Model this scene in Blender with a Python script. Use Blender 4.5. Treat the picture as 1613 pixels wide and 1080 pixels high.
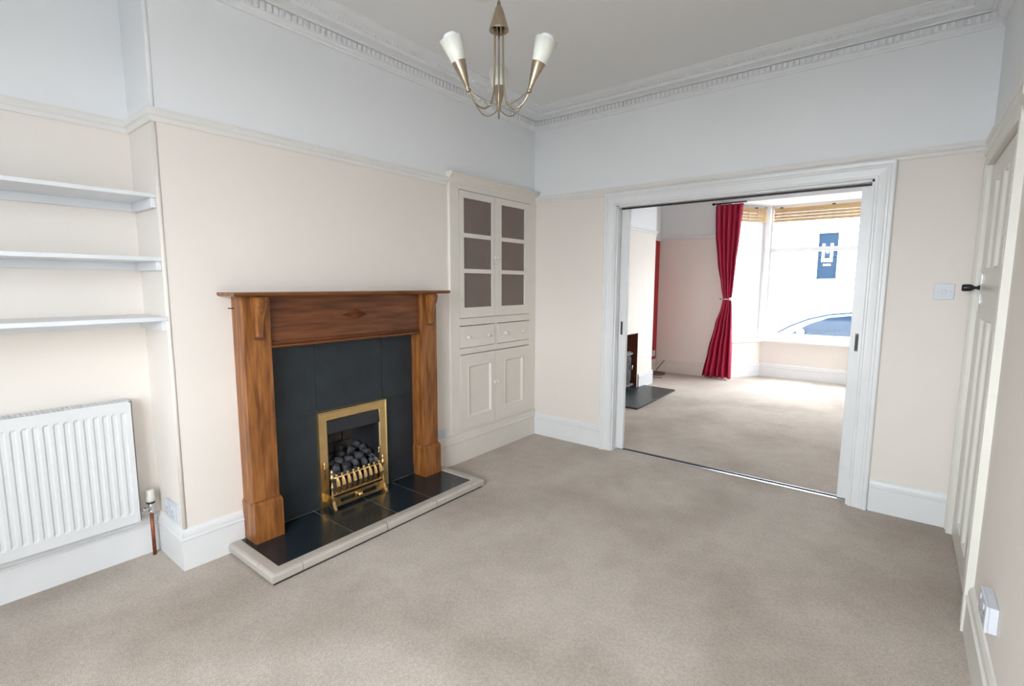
import bpy, bmesh, math, random
from mathutils import Vector, Matrix, noise
PI = math.pi
random.seed(7)
for o in list(bpy.data.objects): bpy.data.objects.remove(o, do_unlink=True)
scene = bpy.context.scene
COL = scene.collection

# ---------------------------------------------------------------- camera
CAM = Vector((2.6305, -3.6592, 1.3725)); YAW, PITCH, ROLL, FPX = -0.6665, -0.1179, 0.0032, 781.24
fw = Vector((math.sin(YAW)*math.cos(PITCH), math.cos(YAW)*math.cos(PITCH), math.sin(PITCH)))
r0 = fw.cross(Vector((0, 0, 1))).normalized(); u0 = r0.cross(fw)
rt = math.cos(ROLL)*r0 + math.sin(ROLL)*u0; up = rt.cross(fw)
cd = bpy.data.cameras.new('camera'); cam = bpy.data.objects.new('camera', cd); COL.objects.link(cam)
cam.matrix_world = Matrix(((rt.x, up.x, -fw.x, CAM.x), (rt.y, up.y, -fw.y, CAM.y), (rt.z, up.z, -fw.z, CAM.z), (0, 0, 0, 1)))
cd.sensor_width = 36; cd.lens = FPX/1613*36; cd.clip_start = 0.02; cd.clip_end = 300
scene.camera = cam

# ---------------------------------------------------------------- sky, daylight portals, exposure
SKY = 21.5
w = bpy.data.worlds.new('overcast_sky'); scene.world = w; w.use_nodes = True
nt = w.node_tree; nt.nodes.clear()
tc = nt.nodes.new('ShaderNodeTexCoord'); sx = nt.nodes.new('ShaderNodeSeparateXYZ'); rp = nt.nodes.new('ShaderNodeValToRGB')
bg = nt.nodes.new('ShaderNodeBackground'); wo = nt.nodes.new('ShaderNodeOutputWorld')
rp.color_ramp.elements[0].color = (0.97, 0.985, 1.0, 1); rp.color_ramp.elements[1].color = (0.88, 0.94, 1.0, 1)
nt.links.new(tc.outputs['Generated'], sx.inputs[0]); nt.links.new(sx.outputs['Z'], rp.inputs[0])
nt.links.new(rp.outputs[0], bg.inputs[0]); bg.inputs[1].default_value = SKY; nt.links.new(bg.outputs[0], wo.inputs[0])
def portal(name, loc, sx_, sy_, direction):
    l = bpy.data.lights.new(name, 'AREA'); l.shape = 'RECTANGLE'; l.size = sx_; l.size_y = sy_; l.cycles.is_portal = True
    o = bpy.data.objects.new(name, l); COL.objects.link(o); o.location = loc
    o.rotation_euler = Vector(direction).to_track_quat('-Z', 'Z').to_euler()
    return o
portal('assumed_window_daylight', (2.0, -4.92, 1.53), 1.6, 1.66, (0, 1, 0))  # portal of the assumed, unseen rear window
portal('bay_front_daylight', (1.61, 4.68, 1.5), 1.4, 2.0, (0, -1, 0))
portal('bay_side_daylight', (0.69, 4.34, 1.5), 0.75, 2.0, (1.5, -1, 0))
portal('bay_side_daylight', (2.53, 4.34, 1.5), 0.75, 2.0, (-1.5, -1, 0))
vs = scene.view_settings
vs.view_transform = 'Standard'; vs.look = 'None'; vs.gamma = 1; vs.use_curve_mapping = False; vs.exposure = 0.06

# ---------------------------------------------------------------- dimensions
W, L1, D, H = 2.933, 2.855, 0.326, 2.794       # back room: width, breast corner, alcove depth, ceiling
YR = -4.80                                     # rear wall (behind the camera)
ZR = 2.0785                                    # underside of picture rail
FY = 3.95                                      # front wall of the front room
BX, BD, BX2, BY = 0.60, 0.966, 2.25, 4.55      # bay: start, front-left corner, front-right corner, depth
BE = 2.62
SILL = 0.56; SOF = 2.525

# ---------------------------------------------------------------- materials
def mat(name, col, rough=0.6, metal=0.0, var=0.06, scale=6.0, bump=0.0, bscale=200.0, col2=None, stretch=None, spec=None, coat=0.0, detail=4, ramp=(0.3, 0.7)):
    m = bpy.data.materials.new(name); m.use_nodes = True; n = m.node_tree; b = n.nodes['Principled BSDF']
    t = n.nodes.new('ShaderNodeTexCoord'); mp = n.nodes.new('ShaderNodeMapping'); ns = n.nodes.new('ShaderNodeTexNoise'); cr = n.nodes.new('ShaderNodeValToRGB')
    n.links.new(t.outputs['Object'], mp.inputs[0]); n.links.new(mp.outputs[0], ns.inputs[0])
    if stretch: mp.inputs['Scale'].default_value = stretch
    ns.inputs['Scale'].default_value = scale; ns.inputs['Detail'].default_value = detail
    c2 = col2 if col2 else tuple(min(1, c*(1+var)) for c in col)
    c1 = col if col2 else tuple(c*(1-var) for c in col)
    cr.color_ramp.elements[0].position = ramp[0]; cr.color_ramp.elements[1].position = ramp[1]
    cr.color_ramp.elements[0].color = (*c1, 1); cr.color_ramp.elements[1].color = (*c2, 1)
    n.links.new(ns.outputs[0], cr.inputs[0]); n.links.new(cr.outputs[0], b.inputs['Base Color'])
    b.inputs['Roughness'].default_value = rough; b.inputs['Metallic'].default_value = metal
    if spec is not None: b.inputs['Specular IOR Level'].default_value = spec
    if coat: b.inputs['Coat Weight'].default_value = coat; b.inputs['Coat Roughness'].default_value = 0.15
    if bump:
        n2 = n.nodes.new('ShaderNodeTexNoise'); n2.inputs['Scale'].default_value = bscale; n2.inputs['Detail'].default_value = 3
        n.links.new(mp.outputs[0], n2.inputs[0])
        bp = n.nodes.new('ShaderNodeBump'); bp.inputs['Strength'].default_value = bump; bp.inputs['Distance'].default_value = 0.01
        n.links.new(n2.outputs[0], bp.inputs['Height']); n.links.new(bp.outputs[0], b.inputs['Normal'])
    return m
M = {}
M['cream'] = mat('cream_wall_paint', (0.84, 0.785, 0.728), 0.75, var=0.02, scale=1.5, bump=0.03, bscale=60)
M['frieze'] = mat('white_wall_paint', (0.87, 0.885, 0.90), 0.75, var=0.015, scale=1.5, bump=0.03, bscale=60)
M['ceiling'] = mat('ceiling_paint', (0.84, 0.84, 0.84), 0.85, var=0.015, scale=1.2, bump=0.03, bscale=50)
M['gloss'] = mat('white_gloss_paint', (0.82, 0.83, 0.84), 0.32, var=0.02, scale=8, bump=0.02, bscale=30)
M['offwhite'] = mat('offwhite_gloss_paint', (0.80, 0.755, 0.69), 0.35, var=0.02, scale=8, bump=0.02, bscale=30)
M['doorpaint'] = mat('cream_door_paint', (0.78, 0.76, 0.70), 0.33, var=0.02, scale=8, bump=0.02, bscale=30)
M['cornice'] = mat('white_plaster', (0.87, 0.88, 0.89), 0.7, var=0.02, scale=10)
M['shelfpaint'] = mat('white_shelf_paint', (0.78, 0.80, 0.82), 0.3, var=0.015, scale=8)
M['red'] = mat('red_wall_paint', (0.42, 0.02, 0.03), 0.6, var=0.05, scale=4)
M['radwhite'] = mat('white_radiator_enamel', (0.74, 0.75, 0.76), 0.28, var=0.015, scale=5)
M['slate'] = mat('dark_slate_tile', (0.018, 0.025, 0.031), 0.5, var=0.2, scale=9, bump=0.05, bscale=120)
M['hearthslate'] = mat('polished_slate_hearth_tile', (0.014, 0.022, 0.029), 0.22, var=0.25, scale=14, bump=0.015, bscale=60)
M['grout'] = mat('grey_grout', (0.16, 0.16, 0.15), 0.9, var=0.1, scale=30)
M['kerb'] = mat('glazed_stone_kerb', (0.50, 0.455, 0.405), 0.3, var=0.06, scale=6, bump=0.02, bscale=40)
M['shadowgap'] = mat('shadow_gap_black', (0.03, 0.03, 0.03), 0.8)  # shade under the hearth kerb put into a near-black colour
M['woodleg'] = mat('stained_oak_upright', (0.125, 0.036, 0.008), 0.36, col2=(0.42, 0.165, 0.042), scale=5, stretch=(9, 9, 0.9), detail=8, bump=0.06, bscale=14, ramp=(0.30, 0.72))
M['wooddark'] = mat('stained_oak_rail', (0.075, 0.022, 0.008), 0.34, col2=(0.22, 0.075, 0.027), scale=5, stretch=(9, 0.9, 9), detail=8, bump=0.06, bscale=14, ramp=(0.28, 0.74))
M['woodshelf'] = mat('stained_oak_shelf', (0.10, 0.03, 0.008), 0.22, col2=(0.30, 0.11, 0.03), scale=5, stretch=(9, 0.9, 9), detail=8, ramp=(0.28, 0.74))
M['brass'] = mat('polished_brass', (0.90, 0.66, 0.31), 0.30, metal=1.0, var=0.08, scale=10, bump=0.02, bscale=20)
M['brassworn'] = mat('cast_brass', (0.80, 0.55, 0.25), 0.3, metal=1.0, var=0.2, scale=25, bump=0.05, bscale=60)
M['lampbrass'] = mat('brushed_antique_brass', (0.40, 0.33, 0.24), 0.30, metal=1.0, var=0.1, scale=4, stretch=(30, 30, 1))
M['chrome'] = mat('chrome', (0.75, 0.77, 0.78), 0.15, metal=1.0, var=0.05)
M['steel'] = mat('aluminium_strip', (0.70, 0.72, 0.74), 0.28, metal=1.0, var=0.08, scale=20)
M['blackiron'] = mat('black_iron', (0.018, 0.018, 0.020), 0.5, var=0.2, scale=20, bump=0.05, bscale=60)
M['hood'] = mat('black_enamel_hood', (0.022, 0.022, 0.026), 0.42, var=0.1, scale=10)
M['firebrick'] = mat('sooty_fire_brick', (0.085, 0.070, 0.060), 0.9, var=0.3, scale=18, bump=0.2, bscale=80)
M['coal'] = mat('grey_black_coal', (0.018, 0.018, 0.022), 0.62, col2=(0.12, 0.12, 0.14), scale=14, bump=0.5, bscale=45, ramp=(0.35, 0.85))
M['ceramic'] = mat('grey_ceramic_edge', (0.23, 0.22, 0.21), 0.7, var=0.15, scale=20)
M['glasscab'] = mat('old_cabinet_glass', (0.20, 0.155, 0.135), 0.10, var=0.05, scale=3, spec=0.35)
M['plastic'] = mat('white_plastic', (0.66, 0.69, 0.75), 0.35, var=0.01)
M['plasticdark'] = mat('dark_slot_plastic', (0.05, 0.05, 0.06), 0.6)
M['trv'] = mat('ivory_valve_cap', (0.72, 0.70, 0.64), 0.35, var=0.03, scale=15)
M['trvband'] = mat('dark_blue_valve_band', (0.02, 0.025, 0.06), 0.5)
M['copper'] = mat('dull_copper_pipe', (0.30, 0.11, 0.055), 0.45, metal=0.7, var=0.35, scale=20)
M['opal'] = mat('opal_glass_shade', (0.76, 0.76, 0.68), 0.35, var=0.04, scale=6, stretch=(20, 20, 1))
M['opal'].node_tree.nodes['Principled BSDF'].inputs['Subsurface Weight'].default_value = 0.25
M['opal'].node_tree.nodes['Principled BSDF'].inputs['Subsurface Radius'].default_value = (0.03, 0.03, 0.03)
M['bulb'] = mat('frosted_bulb', (0.92, 0.92, 0.93), 0.25, var=0.01)
M['knobblack'] = mat('black_door_knob', (0.008, 0.008, 0.009), 0.3, var=0.1)
M['curtain'] = mat('crimson_curtain', (0.42, 0.014, 0.055), 0.45, var=0.12, scale=3, stretch=(14, 14, 1), bump=0.02, bscale=150)
M['bamboo'] = mat('bamboo_blind', (0.52, 0.34, 0.16), 0.55, var=0.15, scale=5, stretch=(1, 1, 30))
M['cord'] = mat('beige_cord', (0.40, 0.32, 0.22), 0.8)
M['cable'] = mat('brown_cable', (0.12, 0.08, 0.06), 0.5)
M['upvc'] = mat('white_window_frame', (0.78, 0.79, 0.80), 0.35, var=0.02)
M['terra'] = mat('terracotta_fire_recess', (0.20, 0.055, 0.032), 0.8, var=0.2, scale=12)
M['slab'] = mat('slate_hearth_slab', (0.030, 0.042, 0.044), 0.4, var=0.2, scale=6, bump=0.05, bscale=30)
M['render'] = mat('white_house_render', (0.80, 0.79, 0.77), 0.85, var=0.04, scale=2)
M['bluedoor'] = mat('slate_blue_front_door', (0.012, 0.024, 0.042), 0.9, var=0.05, spec=0.02)
M['stone'] = mat('grey_stone_step', (0.22, 0.23, 0.25), 0.8, var=0.12, scale=5)
M['asphalt'] = mat('asphalt', (0.16, 0.16, 0.165), 0.9, var=0.1, scale=20)
M['carpaint'] = mat('silver_blue_car_paint', (0.42, 0.50, 0.60), 0.25, metal=0.2, var=0.02, coat=0.6)
M['carglass'] = mat('tinted_car_glass', (0.010, 0.025, 0.05), 0.08, var=0.05)
M['tyre'] = mat('black_tyre', (0.012, 0.012, 0.012), 0.85)
M['railpaint'] = mat('white_rail_paint', (0.83, 0.815, 0.79), 0.35, var=0.02, scale=8)
M['stovegrey'] = mat('grey_cast_iron', (0.10, 0.11, 0.13), 0.4, metal=0.3, var=0.1, scale=10)
M['winglass'] = mat('house_window_glass', (0.05, 0.07, 0.09), 0.1, var=0.1)

def carpet_mat():
    m = bpy.data.materials.new('beige_twist_carpet'); m.use_nodes = True; n = m.node_tree; b = n.nodes['Principled BSDF']
    t = n.nodes.new('ShaderNodeTexCoord')
    def noise_(scale, detail, c0, c1, p0, p1):
        ns = n.nodes.new('ShaderNodeTexNoise'); ns.inputs['Scale'].default_value = scale; ns.inputs['Detail'].default_value = detail
        n.links.new(t.outputs['Object'], ns.inputs[0]); cr = n.nodes.new('ShaderNodeValToRGB'); n.links.new(ns.outputs[0], cr.inputs[0])
        cr.color_ramp.elements[0].color = (*c0, 1); cr.color_ramp.elements[1].color = (*c1, 1); cr.color_ramp.elements[0].position = p0; cr.color_ramp.elements[1].position = p1
        return ns, cr
    def mul(a, b_):
        x = n.nodes.new('ShaderNodeMix'); x.data_type = 'RGBA'; x.blend_type = 'MULTIPLY'; x.inputs[0].default_value = 1
        n.links.new(a, x.inputs[6]); n.links.new(b_, x.inputs[7]); return x.outputs[2]
    f, fr = noise_(330, 2, (0.43, 0.365, 0.307), (0.82, 0.725, 0.63), 0.33, 0.67)
    s, sr = noise_(1.5, 5, (0.75, 0.725, 0.70), (1, 1, 1), 0.34, 0.56)
    s3, sr3 = noise_(70, 4, (0.86, 0.855, 0.85), (1, 1, 1), 0.38, 0.62)
    s2, sr2 = noise_(9, 3, (0.93, 0.93, 0.93), (1, 1, 1), 0.35, 0.6)
    n.links.new(mul(mul(mul(fr.outputs[0], sr.outputs[0]), sr2.outputs[0]), sr3.outputs[0]), b.inputs['Base Color'])
    b.inputs['Roughness'].default_value = 1.0; b.inputs['Specular IOR Level'].default_value = 0.1
    b.inputs['Sheen Weight'].default_value = 0.2
    bp = n.nodes.new('ShaderNodeBump'); bp.inputs['Strength'].default_value = 0.7; bp.inputs['Distance'].default_value = 0.006
    n.links.new(f.outputs[0], bp.inputs['Height']); n.links.new(bp.outputs[0], b.inputs['Normal'])
    return m
M['carpet'] = carpet_mat()
def pane_mat():
    m = bpy.data.materials.new('clear_window_glass'); m.use_nodes = True; n = m.node_tree; n.nodes.clear()
    o = n.nodes.new('ShaderNodeOutputMaterial'); mx = n.nodes.new('ShaderNodeMixShader'); tr = n.nodes.new('ShaderNodeBsdfTransparent'); gl = n.nodes.new('ShaderNodeBsdfGlossy')
    tr.inputs[0].default_value = (0.97, 0.99, 1, 1); gl.inputs['Roughness'].default_value = 0.02; mx.inputs[0].default_value = 0.06
    n.links.new(tr.outputs[0], mx.inputs[1]); n.links.new(gl.outputs[0], mx.inputs[2]); n.links.new(mx.outputs[0], o.inputs[0])
    return m
M['pane'] = pane_mat()

# ---------------------------------------------------------------- mesh helpers
class MB:
    def __init__(s): s.v = []; s.f = []; s.mi = []; s.m = 0; s.sm = []
    def box(s, x0, x1, y0, y1, z0, z1):
        x0, x1 = sorted((x0, x1)); y0, y1 = sorted((y0, y1)); z0, z1 = sorted((z0, z1))
        i = len(s.v)
        s.v += [(x0, y0, z0), (x1, y0, z0), (x1, y1, z0), (x0, y1, z0), (x0, y0, z1), (x1, y0, z1), (x1, y1, z1), (x0, y1, z1)]
        for q in ((3, 2, 1, 0), (4, 5, 6, 7), (0, 1, 5, 4), (1, 2, 6, 5), (2, 3, 7, 6), (3, 0, 4, 7)):
            s.f.append(tuple(i+k for k in q)); s.mi.append(s.m); s.sm.append(False)
        return s
    def face(s, idx, smooth=False): s.f.append(tuple(idx)); s.mi.append(s.m); s.sm.append(smooth)
    def loft(s, secs, closed=True, caps=True, smooth=False):
        i = len(s.v); n = len(secs[0])
        for c in secs: s.v += [tuple(p) for p in c]
        for a in range(len(secs)-1):
            for k in range(n if closed else n-1):
                k2 = (k+1) % n
                s.face((i+a*n+k, i+a*n+k2, i+(a+1)*n+k2, i+(a+1)*n+k), smooth)
        if caps and closed:
            s.face([i+k for k in range(n)][::-1]); s.face([i+(len(secs)-1)*n+k for k in range(n)])
        return s
    def prism(s, pts, axis, a, b):
        # pts: 2D outline in the two remaining axes (in xyz order)
        def P(p, t):
            return {'x': (t, p[0], p[1]), 'y': (p[0], t, p[1]), 'z': (p[0], p[1], t)}[axis]
        return s.loft([[P(p, a) for p in pts], [P(p, b) for p in pts]])
    def tube(s, pts, r, n=8, smooth=True, caps=True):
        pts = [Vector(p) for p in pts]; secs = []; prev = None
        for i, p in enumerate(pts):
            d = (pts[min(i+1, len(pts)-1)] - pts[max(i-1, 0)]).normalized()
            if prev is None:
                a = d.cross(Vector((0, 0, 1)));
                if a.length < 0.05: a = d.cross(Vector((1, 0, 0)))
                a.normalize()
            else:
                a = (prev - d*prev.dot(d)).normalized()
            prev = a; b = d.cross(a); rr = r[i] if isinstance(r, (list, tuple)) else r
            secs.append([p + rr*(math.cos(t)*a + math.sin(t)*b) for t in [2*PI*k/n for k in range(n)]])
        return s.loft(secs, caps=caps, smooth=smooth)
    def lathe(s, prof, origin, axis=(0, 0, 1), n=16, smooth=True):
        o = Vector(origin); d = Vector(axis).normalized(); a = d.cross(Vector((0, 0, 1)))
        if a.length < 0.05: a = Vector((1, 0, 0))
        a.normalize(); b = d.cross(a)
        secs = [[o + d*h + max(r, 1e-4)*(math.cos(t)*a + math.sin(t)*b) for t in [2*PI*k/n for k in range(n)]] for r, h in prof]
        return s.loft(secs, smooth=smooth)
    def sphere(s, c, r, n=10, m=6, sc=(1, 1, 1)):
        secs = []
        for j in range(m+1):
            th = -PI/2 + PI*j/m; rr = max(math.cos(th), 0.02)*r
            secs.append([(c[0]+rr*math.cos(2*PI*k/n)*sc[0], c[1]+rr*math.sin(2*PI*k/n)*sc[1], c[2]+r*math.sin(th)*sc[2]) for k in range(n)])
        return s.loft(secs, smooth=True)
WO = {}
def obj(name, mb, mats, parent=None, bevel=0.0, origin=None, kind=None, label=None):
    if not isinstance(mats, (list, tuple)): mats = [mats]
    xs = list(zip(*mb.v))
    if origin is None: origin = ((min(xs[0])+max(xs[0]))/2, (min(xs[1])+max(xs[1]))/2, min(xs[2]))
    O = Vector(origin)
    me = bpy.data.meshes.new(name); me.from_pydata([tuple(Vector(v)-O) for v in mb.v], [], mb.f)
    for m in mats: me.materials.append(M[m] if isinstance(m, str) else m)
    for p, mi, sm in zip(me.polygons, mb.mi, mb.sm): p.material_index = mi; p.use_smooth = sm
    bm = bmesh.new(); bm.from_mesh(me)
    bmesh.ops.recalc_face_normals(bm, faces=bm.faces)
    if bevel:
        es = [e for e in bm.edges if len(e.link_faces) == 2 and e.calc_face_angle(0) > 0.6]
        bmesh.ops.bevel(bm, geom=es, offset=bevel, segments=2, profile=0.5, affect='EDGES', clamp_overlap=True)
    bm.to_mesh(me); bm.free()
    o = bpy.data.objects.new(name, me); COL.objects.link(o)
    o.location = O
    if parent is not None: o.parent = parent; o.location = O - WO[parent.name]
    WO[o.name] = O
    if kind: o['kind'] = kind
    if label: o['label'] = label
    return o
def thing(name, loc, label, cat, group=None):
    o = bpy.data.objects.new(name, None); COL.objects.link(o); o.location = loc; o.empty_display_size = 0.1; WO[o.name] = Vector(loc)
    return tag(o, label, cat, group)
def tag(o, label, cat, group=None, kind=None):
    o['label'] = label; o['category'] = cat
    if group: o['group'] = group
    if kind: o['kind'] = kind
    return o
def struct(name, mb, mats, label, cat, bevel=0.0):
    return tag(obj(name, mb, mats, bevel=bevel), label, cat, kind='structure')
def copy_at(src, world, parent=None):
    c = src.copy(); COL.objects.link(c); WO[c.name] = Vector(world)
    c.parent = parent; c.location = Vector(world) - (WO[parent.name] if parent else Vector((0, 0, 0)))
    return c
def sections(path, prof, closed=False):
    """mitred sweep of a closed profile (o = offset to the right of travel, h) along a 2D path"""
    out = []; n = len(path)
    for i, p in enumerate(path):
        P = Vector(p)
        a = (P - Vector(path[i-1])).normalized() if i > 0 or closed else None
        b = (Vector(path[(i+1) % n]) - P).normalized() if i < n-1 or closed else None
        if a is None: a = b
        if b is None: b = a
        na = Vector((a.y, -a.x)); nb = Vector((b.y, -b.x)); m = na + nb; m = m / m.dot(na)
        out.append([(P.x+o*m.x, P.y+o*m.y, h) for o, h in prof])
    return out
def sweep_mb(path, prof, fmap=None, mb=None):
    secs = sections(path, prof)
    if fmap: secs = [[fmap(*p) for p in s] for s in secs]
    mb = mb or MB(); return mb.loft(secs)

SK = [(0, 0), (.018, 0), (.018, .145), (.022, .150), (.022, .156), (.014, .160), (.016, .172), (.013, .186), (.006, .196), (0, .200)]     # skirting
RAIL = [(0, ZR-.004), (.010, ZR-.004), (.014, ZR+.004), (.014, ZR+.014), (.024, ZR+.022), (.030, ZR+.034), (.030, ZR+.042), (.020, ZR+.046), (.020, ZR+.052), (0, ZR+.056)]
CORN = [(0, 2.684), (.010, 2.684), (.014, 2.694), (.026, 2.700), (.030, 2.708), (.040, 2.710), (.040, 2.748), (.062, 2.748), (.062, 2.754), (.078, 2.757), (.132, 2.757), (.134, 2.771), (.146, 2.773), (.150, 2.776),
        (.165, 2.776), (.178, 2.779), (.205, 2.781), (.228, 2.787), (.236, 2.789), (.247, 2.789), (.247, H+.002), (0, H+.002)]

# ================================================================= SETTING: back room
struct('floor', MB().box(-.5, W+.17, YR-.15, .058, -.1, 0), 'carpet', 'beige twist-pile carpet of the empty back room', 'carpet')
struct('ceiling', MB().box(-.5, W+.17, YR-.15, .17, H, H+.1), 'ceiling', 'plain painted ceiling above the brass chandelier', 'ceiling')
ZS = ZR+.03
mb = MB()
FH = (-2.108, -1.730, .05, .572)               # gas fire hole in the chimney breast
mb.box(-.5, -D, YR, -L1, 0, ZS)
mb.box(-.5, 0, -L1, FH[0], 0, ZS).box(-.5, 0, FH[1], -1.06, 0, ZS).box(-.5, 0, FH[0], FH[1], FH[3], ZS).box(-.5, 0, FH[0], FH[1], 0, FH[2]).box(-.5, -.30, FH[0], FH[1], FH[2], FH[3])
mb.box(-.5, -.36, -1.06, 0, 0, ZS)
mb.m = 1; mb.box(-.5, -D, YR, -L1, ZS, H).box(-.5, 0, -L1, 0, ZS, H)
wl = struct('wall_left', mb, ['cream', 'frieze'], 'cream chimney breast wall with alcove and white frieze', 'wall')
mb = MB()
for z0, z1, k in ((.2, ZR, 0), (ZR+.056, H, 1)):
    mb.m = k; mb.tube([(-.004, -L1+.004, z0), (-.004, -L1+.004, z1)], .010, 12)
obj('staff_bead', mb, ['cream', 'frieze'], wl)
OX0, OX1, OZ = .803, 2.447, 1.988              # opening to the front room
mb = MB()
for a, b in ((-.5, OX0), (OX1, W+.17)):
    mb.box(a, b, 0, .05, 0, ZS).box(a, b, .125, .17, 0, ZS)
mb.box(OX0, OX1, 0, .05, OZ, ZS).box(OX0, OX1, .125, .17, OZ+.02, ZS)
mb.m = 1; mb.box(-.5, W+.17, 0, .17, ZS, H)
struct('wall_back', mb, ['cream', 'frieze'], 'cream wall with the wide sliding-door opening and white frieze', 'wall')
DY0, DY1, DZ = -1.015, -.095, 1.985            # door in the right wall
mb = MB(); mb.box(W, W+.17, YR, DY0, 0, ZS).box(W, W+.17, DY1, 0, 0, ZS).box(W, W+.17, DY0, DY1, DZ, ZS).box(W+.1, W+.17, DY0, DY1, 0, DZ)
mb.m = 1; mb.box(W, W+.17, YR, 0, ZS, H)
struct('wall_right', mb, ['cream', 'frieze'], 'cream wall holding the panelled door on the right', 'wall')
RW = (1.20, 2.80, .7, 2.36)  # assumed window out of view, placed and sized to light the back room
mb = MB(); mb.box(-.5, RW[0], YR-.15, YR, 0, ZS).box(RW[1], W+.17, YR-.15, YR, 0, ZS).box(RW[0], RW[1], YR-.15, YR, 0, RW[2])
mb.m = 1; mb.box(-.5, RW[0], YR-.15, YR, ZS, H).box(RW[1], W+.17, YR-.15, YR, ZS, H).box(RW[0], RW[1], YR-.15, YR, RW[3], H)
struct('wall_rear', mb, ['cream', 'frieze'], 'wall with an added, assumed window behind the viewpoint', 'wall')
mb = MB()
for x in (RW[0], (RW[0]+RW[1])/2-.025, RW[1]-.05): mb.box(x, x+.05, YR-.11, YR-.06, RW[2], RW[3])
for z in (RW[2], 1.8, RW[3]-.05): mb.box(RW[0], RW[1], YR-.11, YR-.06, z, z+.05)
wr = struct('window_4', mb, 'upvc', 'assumed white framed window added behind the viewpoint for daylight', 'window')
obj('pane', MB().box(RW[0]+.04, RW[1]-.04, YR-.088, YR-.084, RW[2]+.04, RW[3]-.04), 'pane', wr)

# cornice, picture rail, skirting swept round the room
room = [(-D, YR), (-D, -L1), (0, -L1), (0, 0), (W, 0), (W, YR)]
secs = sections(room, CORN); nm = ['alcove wall', 'breast return', 'chimney breast', 'opening wall', 'door wall']
corn = []
for i in range(5):
    corn.append(struct('trim_%d' % (i+1), MB().loft([secs[i], secs[i+1]]), 'cornice', 'white plaster dentil cornice along the ' + nm[i], 'cornice'))
DS = .0325
mb = MB(); mb.box(.030, .054, 0, .021, 2.712, 2.744)
den = None
def dent_row(parent, pts, rz):
    global den
    for x, y in pts:
        if den is None:
            mb = MB().box(-.024, 0, -.0105, .0105, 0, .032); den = obj('dentil', mb, 'cornice', parent, bevel=.003, origin=(0, 0, 0)); den.location = Vector((x, y, 2.712)) - WO[parent.name]; o = den
        else: o = copy_at(den, (x, y, 2.712), parent)
        o.rotation_euler = (0, 0, rz)
dent_row(corn[2], [(.054, -.06-DS*k) for k in range(87)], 0)
dent_row(corn[3], [(.06+DS*k, -.054) for k in range(87)], -PI/2)
def bead_row(parent, fn, n):
    mb = MB()
    for k in range(n): mb.sphere(fn(k), .0075, 6, 4, sc=(1.3, 1.3, .8))
    obj('leaf_moulding', mb, 'cornice', parent, kind='stuff')
bead_row(corn[2], lambda k: (.156, -.16-.026*k, 2.774), 104)
bead_row(corn[3], lambda k: (.16+.026*k, -.156, 2.774), 101)
# picture rail segments
def rail(i, path, label): struct('trim_%d' % i, sweep_mb(path, RAIL), 'railpaint', label, 'picture rail')
rail(6, [(-D, YR), (-D, -L1), (0, -L1), (0, -1.075)], 'white picture rail round alcove and chimney breast')
rail(7, [(0.02, 0), (W, 0)], 'white picture rail above the sliding-door opening')
rail(8, [(W, 0), (W, YR)], 'picture rail over the panelled door')
# skirtings
def skirt(name, path, label, m='gloss'): struct(name, sweep_mb(path, SK), m, label, 'skirting board')
skirt('baseboard_left', [(-D, YR), (-D, -L1), (0, -L1), (0, -2.588)], 'white skirting board round the alcove and breast corner')
skirt('baseboard_back', [(.032, 0), (.704, 0)], 'white skirting board between corner cupboard and opening')
skirt('baseboard_back_right', [(2.549, 0), (W-.002, 0)], 'white skirting board between opening and panelled door')
skirt('baseboard_right', [(W, -1.105), (W, YR)], 'cream skirting board below the socket on the door wall', 'doorpaint')
# architrave of the opening
ARC = [(0, 0), (0, .016), (-.006, .020), (-.014, .020), (-.018, .016), (-.030, .017), (-.055, .021), (-.062, .025), (-.070, .025), (-.076, .031), (-.092, .033), (-.098, .028), (-.098, 0)]
struct('trim_9', sweep_mb([(OX0, 0), (OX0, OZ), (OX1, OZ), (OX1, 0)], ARC, lambda a, b, h: (a, -h, b)), 'gloss', 'moulded white architrave round the sliding-door opening', 'architrave')
mb = MB(); mb.box(OX0-.001, OX0+.012, 0, .052, 0, OZ).box(OX1-.012, OX1+.001, 0, .052, 0, OZ).box(OX0, OX1, 0, .064, OZ-.012, OZ+.002)
mb.box(OX0-.001, OX0+.012, .122, .17, 0, OZ+.014).box(OX1-.012, OX1+.001, .122, .17, 0, OZ+.014).box(OX0, OX1, .110, .172, OZ-.002, OZ+.03)
struct('trim_10', mb, 'gloss', 'white jamb lining inside the sliding-door opening', 'door lining')
mb = MB(); mb.box(OX0+.01, OX1-.01, .0645, .068, OZ-.025, OZ+.012).box(OX0+.01, OX1-.01, .105, .109, OZ-.010, OZ+.012).box(OX0, OX1, .065, .109, OZ+.012, OZ+.03)
struct('trim_11', mb, 'blackiron', 'dark overhead sliding-door track', 'door track')
mb = MB(); mb.m = 0; mb.box(OX0, OX1, .05, .066, -.05, .005); mb.m = 2; mb.box(OX0, OX1, .100, .118, -.05, .004); mb.m = 1; mb.box(OX0, OX1, .066, .100, -.05, -.006)
struct('trim_12', mb, ['steel', 'blackiron', 'stovegrey'], 'metal floor track with dark groove between the carpets', 'threshold')
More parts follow.
